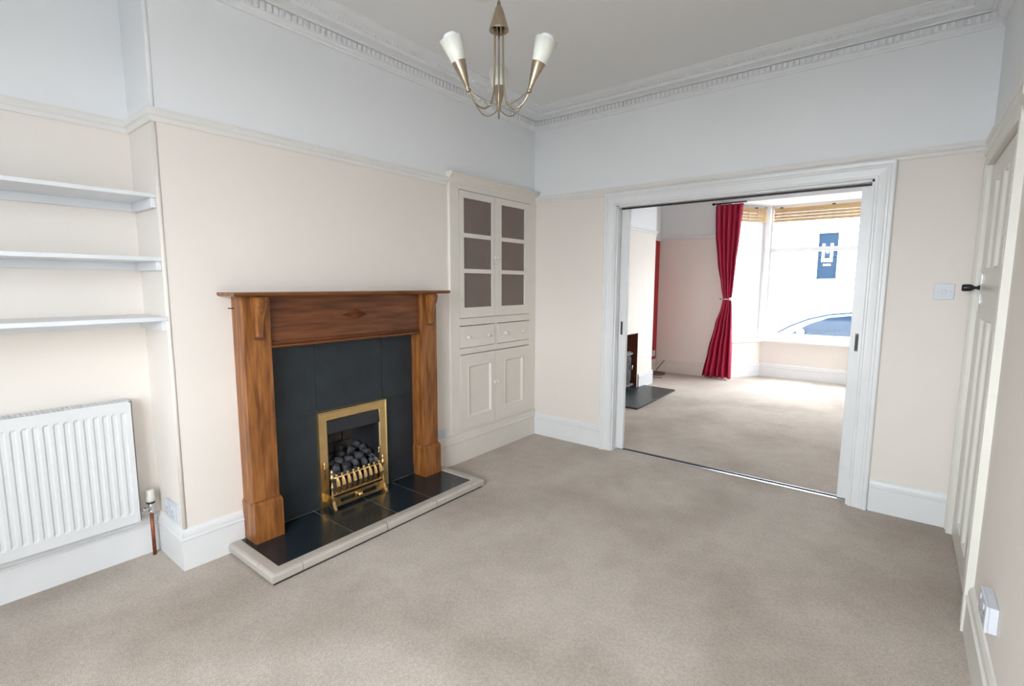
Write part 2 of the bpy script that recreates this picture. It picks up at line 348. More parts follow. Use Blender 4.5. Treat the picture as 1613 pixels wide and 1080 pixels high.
# sliding pocket doors
def pocket(name, x0, x1, edge, label, s):
    mb = MB().box(x0, x1, .068, .104, .008, OZ-.02)
    d = struct(name, mb, 'gloss', label, 'sliding door', bevel=.002)
    mb = MB().box(edge-.009, edge+.009, .0655, .0685, 1.0-.055+.02, 1.0+.055+.02)
    obj('flush_pull', mb, 'stovegrey', d, bevel=.002)
    obj('pull_recess', MB().box(edge-.0065, edge+.0065, .0645, .067, .975, 1.065), 'blackiron', d, label='dark recess of the flush pull')
pocket('door_2', .02, .874, .838, 'white sliding door leaf retracted into the left pocket', 1)
pocket('door_3', 2.384, W+.05, 2.420, 'white sliding door leaf retracted into the right pocket', -1)
# door in the right wall
DF = W+.004
mb = MB(); ys = [(-.285, -.44), (-.535, -.69), (-.785, -.93)]; zs = [(.135, 1.215), (1.45, 1.885)]
mb.box(DF+.015, DF+.04, DY0+.004, DY1-.004, .008, DZ-.006)
cuts = [DY1-.004] + [v for p in ys for v in p] + [DY0+.004]
for k in range(0, len(cuts), 2): mb.box(DF, DF+.017, cuts[k+1], cuts[k], .008, DZ-.006)
for z0, z1 in ((.008, zs[0][0]), (zs[0][1], zs[1][0]), (zs[1][1], DZ-.006)):
    for a, b in ys: mb.box(DF, DF+.017, b, a, z0, z1)
dr = struct('door_1', mb, 'doorpaint', 'cream panelled door with black knob on the right wall', 'door')
for a, b in ys:
    for z0, z1 in zs:
        mb = MB(); s = [[(DF+h, y, z) for y, z in ((a-i, z0+i), (b+i, z0+i), (b+i, z1-i), (a-i, z1-i))] for i, h in ((0, .0165), (0, .000), (.003, -.002), (.009, .002), (.013, .012), (.015, .0155))]
        mb.loft(s); obj('panel', mb, 'doorpaint', dr)
KY, KZ = -.182, 1.362
hp = obj('handle_plate', MB().prism([(KY-.018, KZ-.115), (KY+.018, KZ-.115), (KY+.022, KZ-.08), (KY+.016, KZ-.03), (KY+.022, KZ+.02), (KY+.018, KZ+.07), (KY, KZ+.082), (KY-.018, KZ+.07), (KY-.022, KZ+.02), (KY-.016, KZ-.03), (KY-.022, KZ-.08)], 'x', DF-.006, DF), 'chrome', dr, bevel=.0015, label='shaped chrome handle plate')
obj('knob', MB().lathe([(.012, 0), (.012, .006), (.007, .012), (.007, .020), (.013, .026), (.0175, .034), (.0185, .045), (.0185, .062), (.017, .068), (.012, .070), (.001, .070)], (DF-.005, KY, KZ), (-1, 0, 0)), 'knobblack', dr, label='black barrel door knob')
AR2 = [(0, 0), (0, .018), (-.008, .022), (-.016, .018), (-.050, .020), (-.060, .026), (-.074, .026), (-.074, 0)]
# near jamb, far jamb and head of the door casing
struct('trim_13', MB().prism([(W, -1.020), (W-.018, -1.020), (W-.022, -1.028), (W-.018, -1.036), (W-.020, -1.075), (W-.026, -1.085), (W-.026, -1.103), (W, -1.103)], 'z', 0, DZ+.02), 'doorpaint', 'cream door casing nearest the low wall socket', 'architrave')
struct('trim_14', MB().prism([(W, -.024), (W-.024, -.024), (W-.024, -.040), (W-.016, -.048), (W-.018, -.080), (W-.022, -.086), (W-.014, -.092), (W, -.092)], 'z', 0, DZ+.02), 'doorpaint', 'cream door casing in the far right corner', 'architrave')
struct('trim_15', MB().prism([(W, DZ), (W-.018, DZ), (W-.022, DZ+.01), (W-.020, DZ+.05), (W-.028, DZ+.062), (W-.028, ZR-.004), (W, ZR-.004)], 'y', -1.103, -.022), 'doorpaint', 'cream head moulding over the panelled door', 'architrave')

# ================================================================= FIREPLACE
CY = -1.941
# tiled back panel
tp = thing('fireplace_back_panel', (0, CY, .05), 'dark slate tiled panel behind the gas fire', 'tile panel')
mb = MB(); mb.box(.0005, .006, -2.445, -2.158, .05, 1.06).box(.0005, .006, -1.685, -1.44, .05, 1.06).box(.0005, .006, -2.158, -1.685, .60, 1.06)
obj('grout', mb, 'grout', tp)
G = .0012
for a, b, z0, z1 in ((-2.445, -2.155, .05, .636), (-2.445, -2.155, .636, 1.06), (-2.155, -1.690, .6325, 1.06), (-1.690, -1.44, .05, .638), (-1.690, -1.44, .638, 1.06)):
    obj('tile', MB().box(.004, .012, a+G, b-G, z0+G, z1-G), 'slate', tp, bevel=.001)
# hearth
hx0, hx1, hy0, hy1 = .0, .415, -2.612, -1.285; kw = .062; hz = .05
he = thing('tiled_hearth', (.2, CY, 0), 'low slate-tiled hearth with stone-coloured kerb under the wooden surround', 'hearth')
obj('base', MB().box(.024, hx1+.05, hy0-.05, hy1+.05, 0, .014).box(.024, hx1+.056, hy0-.056, hy1+.056, .014, .042).box(.024, hx1, hy0, hy1, .012, .042), ['shadowgap'], he)
obj('grout', MB().box(.019, hx1, hy0, hy1, .040, .0494), 'grout', he)
jt = [hy0, -2.200, -1.908, -1.645, hy1]
for a, b in zip(jt, jt[1:]): obj('tile', MB().box(.0135, hx1-.001, a+.0018, b-.0018, .042, hz), 'hearthslate', he, bevel=.0008)
KP = [(0, .012), (kw-.004, .012), (kw, .018), (kw, .044), (kw-.006, .053), (kw-.016, .056), (.004, .056), (0, .052)]
def kerb(sec): obj('kerb_tile', MB().loft(sec), 'kerb', he, bevel=.001)
path = [(.022, hy1), (hx1-.035, hy1), (hx1, hy1), (hx1, hy1-.055), (hx1, -1.66), (hx1, -2.03), (hx1, hy0+.085), (hx1, hy0), (hx1-.085, hy0), (.022, hy0)]
kp = [(-o, h) for o, h in KP]
ks = sections(path, kp)
def lerp(s1, s2, t): return [tuple(Vector(a).lerp(Vector(b), t)) for a, b in zip(s1, s2)]
def shrink(i, j):
    L = (Vector(path[j])-Vector(path[i])).length; e = .0028/L; return [lerp(ks[i], ks[j], e), lerp(ks[i], ks[j], 1-e)]
kerb(shrink(0, 1)); kerb([ks[1], ks[2], ks[3]]); kerb(shrink(3, 4)); kerb(shrink(4, 5)); kerb(shrink(5, 6)); kerb([ks[6], ks[7], ks[8]]); kerb(shrink(8, 9))
# wooden surround
ws = thing('fire_surround', (.1, CY, hz), 'brown stained wooden fire surround with mantel shelf and corbels', 'mantelpiece')
LX = .115
mb = MB(); x1 = .190
mb.loft([[(.0005, y0, z), (x1-i, y0, z), (x1-i, y1, z), (.0005, y1, z)] for i, z, y0, y1 in ((.012, 1.3085, -2.632, -1.250), (.004, 1.312, -2.639, -1.243), (0, 1.318, -2.643, -1.239), (0, 1.325, -2.643, -1.239), (.003, 1.329, -2.640, -1.242))])
obj('mantel_shelf', mb, 'woodshelf', ws)
fz = obj('frieze_board', MB().box(.012, .088, -2.443, -1.440, 1.066, 1.3085), 'wooddark', ws, bevel=.001)
mb = MB().prism([(.012, 1.042), (.104, 1.042), (.109, 1.047), (.109, 1.055), (.096, 1.059), (.102, 1.066), (.096, 1.074), (.088, 1.077), (.012, 1.076)], 'y', -2.445, -1.438)
obj('lower_moulding', mb, 'wooddark', ws)
obj('top_moulding', MB().prism([(.086, 1.3085), (.086, 1.296), (.093, 1.300), (.096, 1.3085)], 'y', -2.443, -1.440), 'wooddark', ws)
mb = MB(); c = (-1.930, 1.193); a, b = .092, .030; i = len(mb.v)
ring = [(c[0]-a, c[1]), (c[0], c[1]+b), (c[0]+a, c[1]), (c[0], c[1]-b)]
mb.loft([[(.087, y, z) for y, z in ring], [(.091, y, z) for y, z in ring], [(.114, c[0]+(y-c[0])*.12, c[1]+(z-c[1])*.05) for y, z in ring]])
obj('diamond_boss', mb, 'wooddark', ws, label='raised lozenge carved at the centre')
for y0, y1 in ((-2.580, -2.443), (-1.440, -1.303)):
    lg = obj('leg', MB().box(.0005, LX, y0, y1, .255, 1.3085), 'woodleg', ws, bevel=.003)
    mb = MB(); p0, p1 = y0-.006, y1+.006
    mb.loft([[(.0225 if z < .22 else .0005, p0+i, z), (LX+.020-i, p0+i, z), (LX+.020-i, p1-i, z), (.0225 if z < .22 else .0005, p1-i, z)] for i, z in ((0, hz), (0, .248), (.003, .254), (.005, .258), (.006, .264))])
    obj('plinth_block', mb, 'woodleg', ws)
    cy = (y0+y1)/2; mb = MB()
    side = [(0, 1.306), (.058, 1.306), (.060, 1.285), (.057, 1.262), (.046, 1.235), (.032, 1.205), (.025, 1.175), (.023, 1.14), (.022, 1.112), (.018, 1.108), (0, 1.108)]
    def wd(z): return .016 + .013*max(0, min(1, (z-1.11)/.2))
    secsL = [(LX+x, cy-wd(z), z) for x, z in side]; secsM1 = [(LX+x+(.004 if x > 0 and z < 1.3 else 0), cy-wd(z)*.45, z) for x, z in side]; secsM2 = [(p[0], 2*cy-p[1], p[2]) for p in secsM1]; secsR = [(p[0], 2*cy-p[1], p[2]) for p in secsL]
    mb.loft([secsL, secsM1, secsM2, secsR], smooth=False)
    cb = obj('corbel', mb, 'woodleg', ws)
    obj('corbel_foot', MB().box(LX, LX+.026, cy-.019, cy+.019, 1.094, 1.110), 'wooddark', cb, bevel=.003)
    if y0 < -2:
        mb = MB(); hk = [(.03+.010*math.cos(t), y0-.016+.010*math.sin(t), 1.25) for t in [2*PI*k/12 for k in range(13)]]
        mb.tube([(.03, y0+.002, 1.25), (.03, y0-.008, 1.25)], .0028, 6); mb.tube(hk, .0026, 6); obj('screw_eye', mb, 'blackiron', ws, label='small dark screw eye on the left side')
# gas fire
FY0, FY1 = -2.160, -1.676
gf = thing('gas_fire', (.02, (FY0+FY1)/2, hz), 'brass-framed inset gas fire with coal-effect grate', 'gas fire')
FR = [(0, .010), (0, .024), (-.004, .028), (-.046, .030), (-.050, .033), (-.056, .033), (-.058, .028), (-.058, .0125), (-.02, .0125)]
i0, i1, iz = FY0+.058, FY1-.058, .572
mb = sweep_mb([(i0, hz+.002), (i0, iz), (i1, iz), (i1, hz+.002)], FR, lambda a, b, h: (h, a, b)); obj('brass_frame', mb, 'brass', gf)
# black hood
mb = MB(); mb.loft([[(x, i0+.001, z) for x, z in pr] if s == 0 else [(x, i1-.001, z) for x, z in pr] for s, pr in ((0, [(.012, .571), (.026, .571), (.034, .492), (.030, .488), (.004, .500)]), (1, [(.012, .571), (.026, .571), (.034, .492), (.030, .488), (.004, .500)]))])
obj('hood', mb, 'hood', gf, bevel=.002)
for s, y in ((1, i0), (-1, i1)): obj('side_trim', MB().box(-.02, .018, y, y+s*.008, hz, .571), 'hood', gf)
# firebox: curved cheeks and brick back
mb = MB(); out = []
for k in range(13):
    t = -PI/2+PI*k/12; 
    out.append((-.03-.215*math.cos(t)**.8 if abs(math.cos(t)) > 1e-6 else -.03, (i0+i1)/2+(i1-i0)/2*1.0*math.sin(t)))
inner = [[(x, y, z) for x, y in out] for z in (.055, .568)]
mb.loft(inner, closed=False, caps=False, smooth=True); obj('cheek', mb, 'hood', gf, label='curved black fire cheek')
zc = .16
for r in range(6):
    z0 = .155+r*.066; n = 2 if r % 2 == 0 else 3
    ys_ = [-2.06+.27/n*k*1.0 for k in range(n+1)] if n == 2 else [-2.06, -2.0, -1.865, -1.79]
    for k in range(n): obj('fire_brick', MB().box(-.235, -.198+.004*((r+k) % 2), ys_[k]+.002, ys_[k+1]-.002, z0+.002, z0+.064), 'firebrick', gf, bevel=.002)
obj('grate_bed', MB().prism([(-.20, .06), (.03, .06), (.03, .180), (-.02, .195), (-.20, .27)], 'y', i0+.03, i1-.03), 'firebrick', gf)
for y, s in ((i0+.022, 1), (i1-.022, -1)):
    mb = MB().prism([(-.20, .30), (.02, .225), (.02, .245), (-.20, .32)], 'y', y-.012, y+.012); obj('ceramic_edge', mb, 'ceramic', gf, bevel=.003)
# brass basket front
bx = .098; by0, by1 = -2.128, -1.768; zt = .244; zb = .150
mb = MB().tube([(bx, by0, zt), (bx, by1, zt)], .005, 8); obj('top_rail', mb, 'brassworn', gf)
mb = MB().box(bx-.014, bx+.006, by0+.012, by1-.012, zb-.012, zb); obj('bottom_rail', mb, 'brassworn', gf, bevel=.002)
NB = 9; bar0 = ball0 = None
for k in range(NB):
    y = by0+.030+(by1-by0-.060)*k/(NB-1)
    if bar0 is None:
        prof = [(bx+.004, zt+.004), (bx+.014, zt-.020), (bx+.020, zt-.046), (bx+.014, zt-.074), (bx-.004, zb-.004)]
        mb = MB(); mb.loft([[(x-.003, y-w_, z), (x+.002, y-w_, z), (x+.005, y, z), (x+.002, y+w_, z), (x-.003, y+w_, z)] for (x, z), w_ in zip(prof, (.006, .010, .0115, .010, .006))], smooth=False)
        bar0 = obj('bar', mb, 'brassworn', gf); ball0 = obj('ball_finial', MB().sphere((bx, y, zt+.014), .0085, 10, 6).lathe([(.004, 0), (.006, .003), (.004, .006)], (bx, y, zt+.002), n=8), 'brassworn', gf); yb = y
    else:
        copy_at(bar0, WO[bar0.name]+Vector((0, y-yb, 0)), gf); copy_at(ball0, WO[ball0.name]+Vector((0, y-yb, 0)), gf)
for y in (by0, by1):
    mb = MB().lathe([(.007, 0), (.009, .01), (.007, .02), (.006, .05), (.009, .06), (.011, .066), (.006, .075), (.006, .105), (.011, .112), (.013, .122), (.009, .134), (.005, .140), (.009, .150), (.009, .158), (.003, .168), (.001, .172)], (bx, y, .128), n=12)
    obj('post', mb, 'brassworn', gf)
    mb = MB().lathe([(.004, 0), (.004, .05), (.008, .058), (.009, .066), (.004, .076), (.007, .084), (.005, .094), (.001, .100)], (.045, y-.012 if y == by0 else y+.012, .235), n=10); obj('finial', mb, 'brassworn', gf)
    mb = MB().prism([(bx-.075, .115), (bx-.062, .132), (bx+.010, .132), (bx+.012, .110), (bx+.020, .082), (bx+.034, .066), (bx+.034, hz), (bx+.016, hz), (bx+.004, .070), (bx-.008, .085), (bx-.075, .090)], 'y', y-.009, y+.009)
    obj('foot', mb, 'brassworn', gf, bevel=.002)
# ash pan cover (fret) with two slots
fx0, fx1 = bx-.010, bx-.002; f0, f1, m0 = by0+.008, by1-.008, (by0+by1)/2
mb = MB(); za, zc_, zd, ze = .066, .084, .108, .124
mb.box(fx0, fx1, f0, f1, za, zc_).box(fx0, fx1, f0, f1, zd, ze)
for a, b in ((f0, f0+.045), (m0-.028, m0+.028), (f1-.045, f1)): mb.box(fx0, fx1, a, b, zc_, zd)
obj('ash_pan_cover', mb, 'brassworn', gf)
obj('ash_pan_knob', MB().lathe([(.006, 0), (.006, .006), (.013, .010), (.014, .016), (.010, .022), (.001, .024)], (fx1, m0, .096), (1, 0, 0)), 'brass', gf)
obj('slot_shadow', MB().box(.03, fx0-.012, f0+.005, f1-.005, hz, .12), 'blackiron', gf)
# coals
def coal_mesh(seed):
    bm = bmesh.new(); bmesh.ops.create_icosphere(bm, subdivisions=2, radius=.030); rnd = random.Random(seed); off = Vector((rnd.random()*9, rnd.random()*9, rnd.random()*9))
    pl = [(Vector((rnd.uniform(-1, 1), rnd.uniform(-1, 1), rnd.uniform(-1, 1))).normalized(), rnd.uniform(.016, .025)) for _ in range(8)]
    for v in bm.verts:
        for nrm, dd in pl:
            e = v.co.dot(nrm)-dd
            if e > 0: v.co -= nrm*e
        v.co += v.co.normalized()*.003*noise.noise(v.co*60+off)
    bmesh.ops.scale(bm, vec=(1.0, 1.18, .95), verts=bm.verts)
    me = bpy.data.meshes.new('coal'); bm.to_mesh(me); bm.free(); me.materials.append(M['coal']); return me
cms = [coal_mesh(s) for s in range(6)]
rc = random.Random(3)
for row, (x, z, n) in enumerate(((.050, .216, 5), (.004, .250, 5), (-.048, .276, 5), (-.100, .300, 4), (-.148, .318, 3))):
    for k in range(n):
        y = i0+.050+(i1-i0-.10)*(k+.25*(row % 2))/(n-1+.25*(row % 2))+rc.uniform(-.006, .006)
        o = bpy.data.objects.new('coal', cms[rc.randrange(6)]); COL.objects.link(o)
        o.location = (x+rc.uniform(-.008, .008), y, z+rc.uniform(-.008, .012)); o.rotation_euler = (rc.uniform(0, 6), rc.uniform(0, 6), rc.uniform(0, 6)); s = rc.uniform(.95, 1.15); o.scale = (s, s, s)
        tag(o, 'grey-black coal lump heaped in the brass grate', 'coal', 'coals heaped in the gas fire')

# ================================================================= CORNER CUPBOARD
cu = thing('built_in_cupboard', (.0, -.53, 0), 'off-white built-in cupboard with glazed doors in the far corner', 'cupboard')
cx = .020; c0, c1 = -1.062, -.002; Bz = .232; Tz = 2.10
DL, DM, DR_ = -.978, -.571, -.094
mb = MB(); mb.box(-.34, cx, c0, DL, Bz, Tz).box(-.34, cx, DR_, c1, Bz, Tz)
for z0, z1 in ((Bz, .242), (.838, .884), (1.058, 1.112), (2.062, Tz)): mb.box(-.02, cx, DL, DR_, z0, z1)
mb.box(-.02, cx, DM-.002+.006, DM+.034, .884, 1.058)
mb.box(-.35, -.33, DL, DR_, Bz, Tz)
obj('carcass', mb, 'offwhite', cu)
for z in (.242, .862, 1.085, 1.40, 1.73): obj('interior_shelf', MB().box(-.33, -.022, DL+.001, DR_-.001, z-.01, z), 'offwhite', cu)
# cornice over it
CP = [(-.02, 2.098), (cx+.004, 2.098), (cx+.010, 2.112), (cx+.010, 2.124), (cx+.020, 2.134), (cx+.034, 2.146), (cx+.040, 2.150), (cx+.040, 2.160), (cx+.046, 2.163), (cx+.046, 2.170), (-.02, 2.172)]
obj('cupboard_cornice', sweep_mb([(-.02, c0), (0, c0), (0, c1)], [(o, h) for o, h in CP][0:], None) if False else MB().prism(CP, 'y', c0-.022, c1), 'offwhite', cu)
obj('side_moulding', MB().prism([(0.0005, c0), (cx, c0), (cx, c0-.008), (cx-.006, c0-.012), (0.0005, c0-.014)], 'z', Bz, Tz), 'offwhite', cu)
PP = [(.0005, 0), (.030, 0), (.030, .160), (.036, .166), (.036, .176), (.026, .182), (.028, .200), (.024, .216), (.030, .222), (.030, .230), (.0005, .232)]
obj('plinth', MB().prism(PP, 'y', -1.290, c1), 'offwhite', cu)
KN = [(.006, 0), (.006, .006), (.010, .010), (.014, .015), (.0145, .020), (.010, .026), (.001, .028)]
def knob(y, z, p): obj('knob', MB().lathe(KN, (cx+.003, y, z), (1, 0, 0), 12), 'gloss', p)
fx = cx+.004
for s, (a, b, p0, p1) in enumerate(((DL+.004, DM-.002, -.928, -.600), (DM+.002, DR_-.004, -.486, -.163))):
    z0, z1 = 1.116, 2.057
    mb = MB(); mb.box(cx-.022, fx, a, p0, z0, z1).box(cx-.022, fx, p1, b, z0, z1)
    rows = [(1.195, 1.455), (1.487, 1.719), (1.751, 2.007)]
    for q0, q1 in ((z0, rows[0][0]), (rows[0][1], rows[1][0]), (rows[1][1], rows[2][0]), (rows[2][1], z1)): mb.box(cx-.022, fx, p0, p1, q0, q1)
    d = obj('glazed_door', mb, 'offwhite', cu)
    for q0, q1 in rows: obj('pane', MB().box(cx-.016, cx-.012, p0-.002, p1+.002, q0-.002, q1+.002), 'glasscab', d)
    knob(DM-.018 if s == 0 else DM+.020, 1.583, d)
    for hz_ in (1.25, 1.92): obj('hinge', MB().box(fx-.002, fx+.003, (a-.010 if s == 0 else b-.002), (a+.002 if s == 0 else b+.010), hz_-.03, hz_+.03), 'offwhite', d)
for a, b, k in ((DL+.003, DM-.004, (-.900, -.663)), (DM+.037, DR_-.003, (-.444, -.206))):
    d = obj('drawer', MB().box(-.28, fx, a, b, .888, 1.052), 'offwhite', cu, bevel=.002)
    for y in k: knob(y, .968, d)
for s, (a, b, p0, p1) in enumerate(((DL+.004, DM-.002, -.893, -.614), (DM+.002, DR_-.004, -.447, -.187))):
    z0, z1 = .245, .832; q0, q1 = .334, .748
    mb = MB(); mb.box(cx-.022, fx, a, p0, z0, z1).box(cx-.022, fx, p1, b, z0, z1).box(cx-.022, fx, p0, p1, z0, q0).box(cx-.022, fx, p0, p1, q1, z1)
    d = obj('panelled_door', mb, 'offwhite', cu)
    s_ = [[(fx+h, y, z) for y, z in ((p0+i, q0+i), (p1-i, q0+i), (p1-i, q1-i), (p0+i, q1-i))] for i, h in ((0, -.022), (0, .003), (.008, .004), (.014, -.004), (.020, -.010), (.022, -.012))]
    obj('panel', MB().loft(s_), 'offwhite', d)
    knob(DM-.016 if s == 0 else DM+.018, .574, d)

# ================================================================= ALCOVE SHELVES, RADIATOR
for zt_, zb_, bb, xf, lab in ((1.767, 1.749, 1.708, -.020, 'topmost white wall shelf in the alcove left of the fireplace'), (1.490, 1.471, 1.430, -.012, 'middle white wall shelf in the alcove left of the fireplace'), (1.221, 1.201, 1.156, .008, 'lowest white wall shelf, above the radiator')):
    t_ = thing('wall_shelf', (-D/2, -3.45, bb), lab, 'shelf', 'white alcove shelves')
    obj('board', MB().box(-D+.001, xf, -4.05, -L1-.0012, zb_, zt_), 'shelfpaint', t_, bevel=.003)
    obj('side_batten', MB().box(-D+.021, xf-.012, -L1-.021, -L1-.0012, bb, zb_), 'shelfpaint', t_, bevel=.001)
    obj('back_batten', MB().box(-D+.001, -D+.020, -4.05, -L1-.002, bb+.004, zb_), 'shelfpaint', t_, bevel=.001)
ra = thing('radiator', (-.27, -3.43, .21), 'white panel radiator with vertical flutes below the shelves', 'radiator')
rx, ry0, ry1, rz0, rz1 = -.222, -3.90, -2.966, .215, .812
mb = MB(); cols = [(ry0, 0), (ry0+.012, 0)]; pitch = .0337
nf = int((ry1-ry0-.05)/pitch); y = ry1-.022-nf*pitch+.0117
for _ in range(nf):
    cols += [(y, 0), (y+.006, -.006), (y+.016, -.006), (y+.022, 0)]; y += pitch
cols += [(ry1, 0)]
lev = [(rz0, 0), (rz0+.045, 0), (rz0+.056, 1), (rz1-.056, 1), (rz1-.045, 0), (rz1, 0)]
mb.loft([[(rx+d*k, yy, z) for yy, d in cols] + [(rx-.020, ry1, z), (rx-.020, ry0, z)] for z, k in lev])
obj('front_panel', mb, 'radwhite', ra)
obj('back_panel', MB().box(-D+.025, -D+.040, ry0+.01, ry1-.01, rz0, rz1-.01), 'radwhite', ra)
mb = MB(); mb.box(-D+.022, rx+.003, ry1-.001, ry1+.002, rz0+.002, rz1+.004).box(rx-.001, rx+.003, ry1-.010, ry1+.002, rz0+.002, rz1+.004); obj('end_panel', mb, 'radwhite', ra)
mb = MB(); gz = rz1
for x in (-D+.022, -.262, rx-.003): mb.box(x, x+.006, ry0, ry1, gz, gz+.005)
y = ry0
while y < ry1: mb.box(-D+.024, rx, y, y+.006, gz, gz+.004); y += .0168
obj('top_grille', mb, 'radwhite', ra)
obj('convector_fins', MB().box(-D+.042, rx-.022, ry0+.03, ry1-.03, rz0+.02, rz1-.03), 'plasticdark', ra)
vy, vx = -2.908, -.272
obj('valve_tail', MB().tube([(vx, ry1, .248), (vx, vy+.0, .248)], .008, 10).lathe([(.013, 0), (.013, .014)], (vx, ry1+.018, .248), (0, 1, 0), 6), 'chrome', ra)
obj('valve_body', MB().lathe([(.010, 0), (.012, .012), (.010, .014), (.013, .022), (.013, .040), (.010, .046), (.010, .056)], (vx, vy, .222)), 'chrome', ra)
obj('valve_cap', MB().lathe([(.017, 0), (.021, .006), (.021, .028), (.018, .034), (.019, .056), (.016, .062), (.001, .063)], (vx, vy, .282), n=20), 'trv', ra)
obj('valve_band', MB().lathe([(.012, 0), (.0185, .004), (.0185, .012), (.012, .013)], (vx, vy, .270), n=20), 'trvband', ra)
obj('feed_pipe', MB().tube([(vx, vy, .224), (vx, vy, 0)], .0085, 12), 'copper', ra)

# ================================================================= SOCKETS AND SWITCH
def plate(name, c, wdt, hgt, nrm, label, cat, depth=.009, kind='socket', box=0):
    """c = centre on the wall, nrm = outward normal (axis aligned)"""
    n = Vector(nrm); a = Vector((0, 0, 1)).cross(n); c = Vector(c)
    t_ = thing(name, c - Vector((0, 0, hgt/2)), label, cat, 'white electrical fittings')
    def bxx(u0, u1, z0, z1, d0, d1):
        p, q = c+a*u0+n*d0, c+a*u1+n*d1; return MB().box(p.x, q.x, p.y, q.y, c.z+z0, c.z+z1)
    d = box+depth
    if box: obj('pattress', bxx(-wdt/2+.001, wdt/2-.001, -hgt/2+.001, hgt/2-.001, .0005, box), 'plastic', t_, bevel=.002)
    obj('face_plate', bxx(-wdt/2, wdt/2, -hgt/2, hgt/2, max(box, .0005), d), 'plastic', t_, bevel=.003)
    if kind == 'switch':
        obj('rocker', bxx(-.010, .010, -.013, .013, d-.001, d+.004), 'plastic', t_, bevel=.0015)
        for u in (-.030, .030): obj('screw', MB().lathe([(.0032, 0), (.0030, .001), (.001, .0012)], c+a*u+n*(d-.0003), n, 8), 'steel', t_)
    else:
        for u in ((-.036, .036) if wdt > .1 else (0,)):
            mb = MB()
            for (uu, zz, w2, h2) in ((0, .002, .002, .004), (-.011, -.020, .0032, .002), (.011, -.020, .0032, .002)):
                p, q = c+a*(u+uu-w2)+n*(d-.001), c+a*(u+uu+w2)+n*(d+.0004); mb.box(p.x, q.x, p.y, q.y, c.z+zz-h2, c.z+zz+h2)
            obj('socket_slots', mb, 'plasticdark', t_)
            obj('rocker', bxx(u-.006, u+.006, .017, .033, d-.001, d+.003), 'plastic', t_, bevel=.001)
plate('light_switch', (2.803, -.0, 1.339), .088, .088, (0, -1, 0), 'white single light switch between opening and panelled door', 'switch', kind='switch')
plate('wall_socket', (-.118, -L1, .268), .146, .086, (0, -1, 0), 'white double socket on the alcove side of the chimney breast', 'socket', box=.012)
plate('wall_socket', (0, -1.182, .251), .146, .088, (1, 0, 0), 'white double socket between surround leg and corner cupboard', 'socket')
plate('wall_socket', (W, -1.56, .346), .146, .086, (-1, 0, 0), 'white surface-mounted socket above the right-hand skirting', 'socket', box=.022)

# ================================================================= CHANDELIER
ch = Vector((1.47, -2.262, 0)); CH = thing('chandelier', (ch.x, ch.y, 1.93), 'three-arm brass chandelier with opal glass cone shades', 'chandelier')
av = Vector((-.63895, .76925, 0)); sd = Vector((av.y, -av.x, 0))
obj('ceiling_rose', MB().lathe([(.045, 0), (.045, -.012), (.030, -.035), (.012, -.045), (.004, -.046)], (ch.x, ch.y, H)), 'lampbrass', CH)
obj('hanging_rod', MB().tube([(ch.x, ch.y, H-.04), (ch.x, ch.y, 2.315)], .0045, 10), 'lampbrass', CH)
obj('cone_canopy', MB().lathe([(.006, .0), (.008, -.012), (.012, -.016), (.034, -.086), (.034, -.090), (.031, -.089), (.010, -.06), (.003, -.03)], (ch.x, ch.y, 2.325), n=24), 'lampbrass', CH)
ends = []
for k, az in enumerate((0, 2*PI/3, -2*PI/3)):
    d = av*math.cos(az) + sd*math.sin(az)
    P = lambda r_, z_: Vector((ch.x, ch.y, 0)) + d*r_ + Vector((0, 0, z_))
    ctl = [(.016, 2.255), (.016, 2.18), (.017, 2.10), (.020, 2.04), (.026, 2.005), (.038, 1.982), (.056, 1.971), (.076, 1.972), (.094, 1.982), (.108, 1.998), (.118, 2.018)]
    pts = []
    for i in range(len(ctl)-1):
        for t in (0, .5): pts.append(P(ctl[i][0]*(1-t)+ctl[i+1][0]*t, ctl[i][1]*(1-t)+ctl[i+1][1]*t))
    pts.append(P(*ctl[-1]))
    obj('arm', MB().tube(pts, .0034, 8), 'lampbrass', CH)
    ax = (d*.062 + Vector((0, 0, .148))).normalized(); b0 = P(.119, 2.020)
    cup = obj('lamp_cup', MB().lathe([(.004, -.008), (.009, -.004), (.009, .000), (.006, .004), (.0075, .010), (.024, .088), (.0235, .090), (.006, .012)], b0, ax, 20), 'lampbrass', CH)
    obj('shade', MB().lathe([(.020, .080), (.0235, .0885), (.0385, .160), (.0365, .160), (.0215, .088)], b0, ax, 24), 'opal', cup, label='cream opal glass cone shade')
    obj('bulb', MB().lathe([(.010, .075), (.012, .088), (.024, .122), (.029, .148), (.028, .163), (.019, .174), (.001, .178)], b0, ax, 20), 'bulb', cup, label='white frosted bulb')
    ends.append((b0, P(.076, 1.972)))
for k in range(3):
    a, b = ends[k][0], ends[(k+1) % 3][0]; pts = []
    for i in range(17):
        t = i/16; p = a.lerp(b, t); p.z -= .052*math.sin(PI*t); pts.append(p)
    obj('brace_wire', MB().tube(pts, .0018, 6), 'lampbrass', CH)

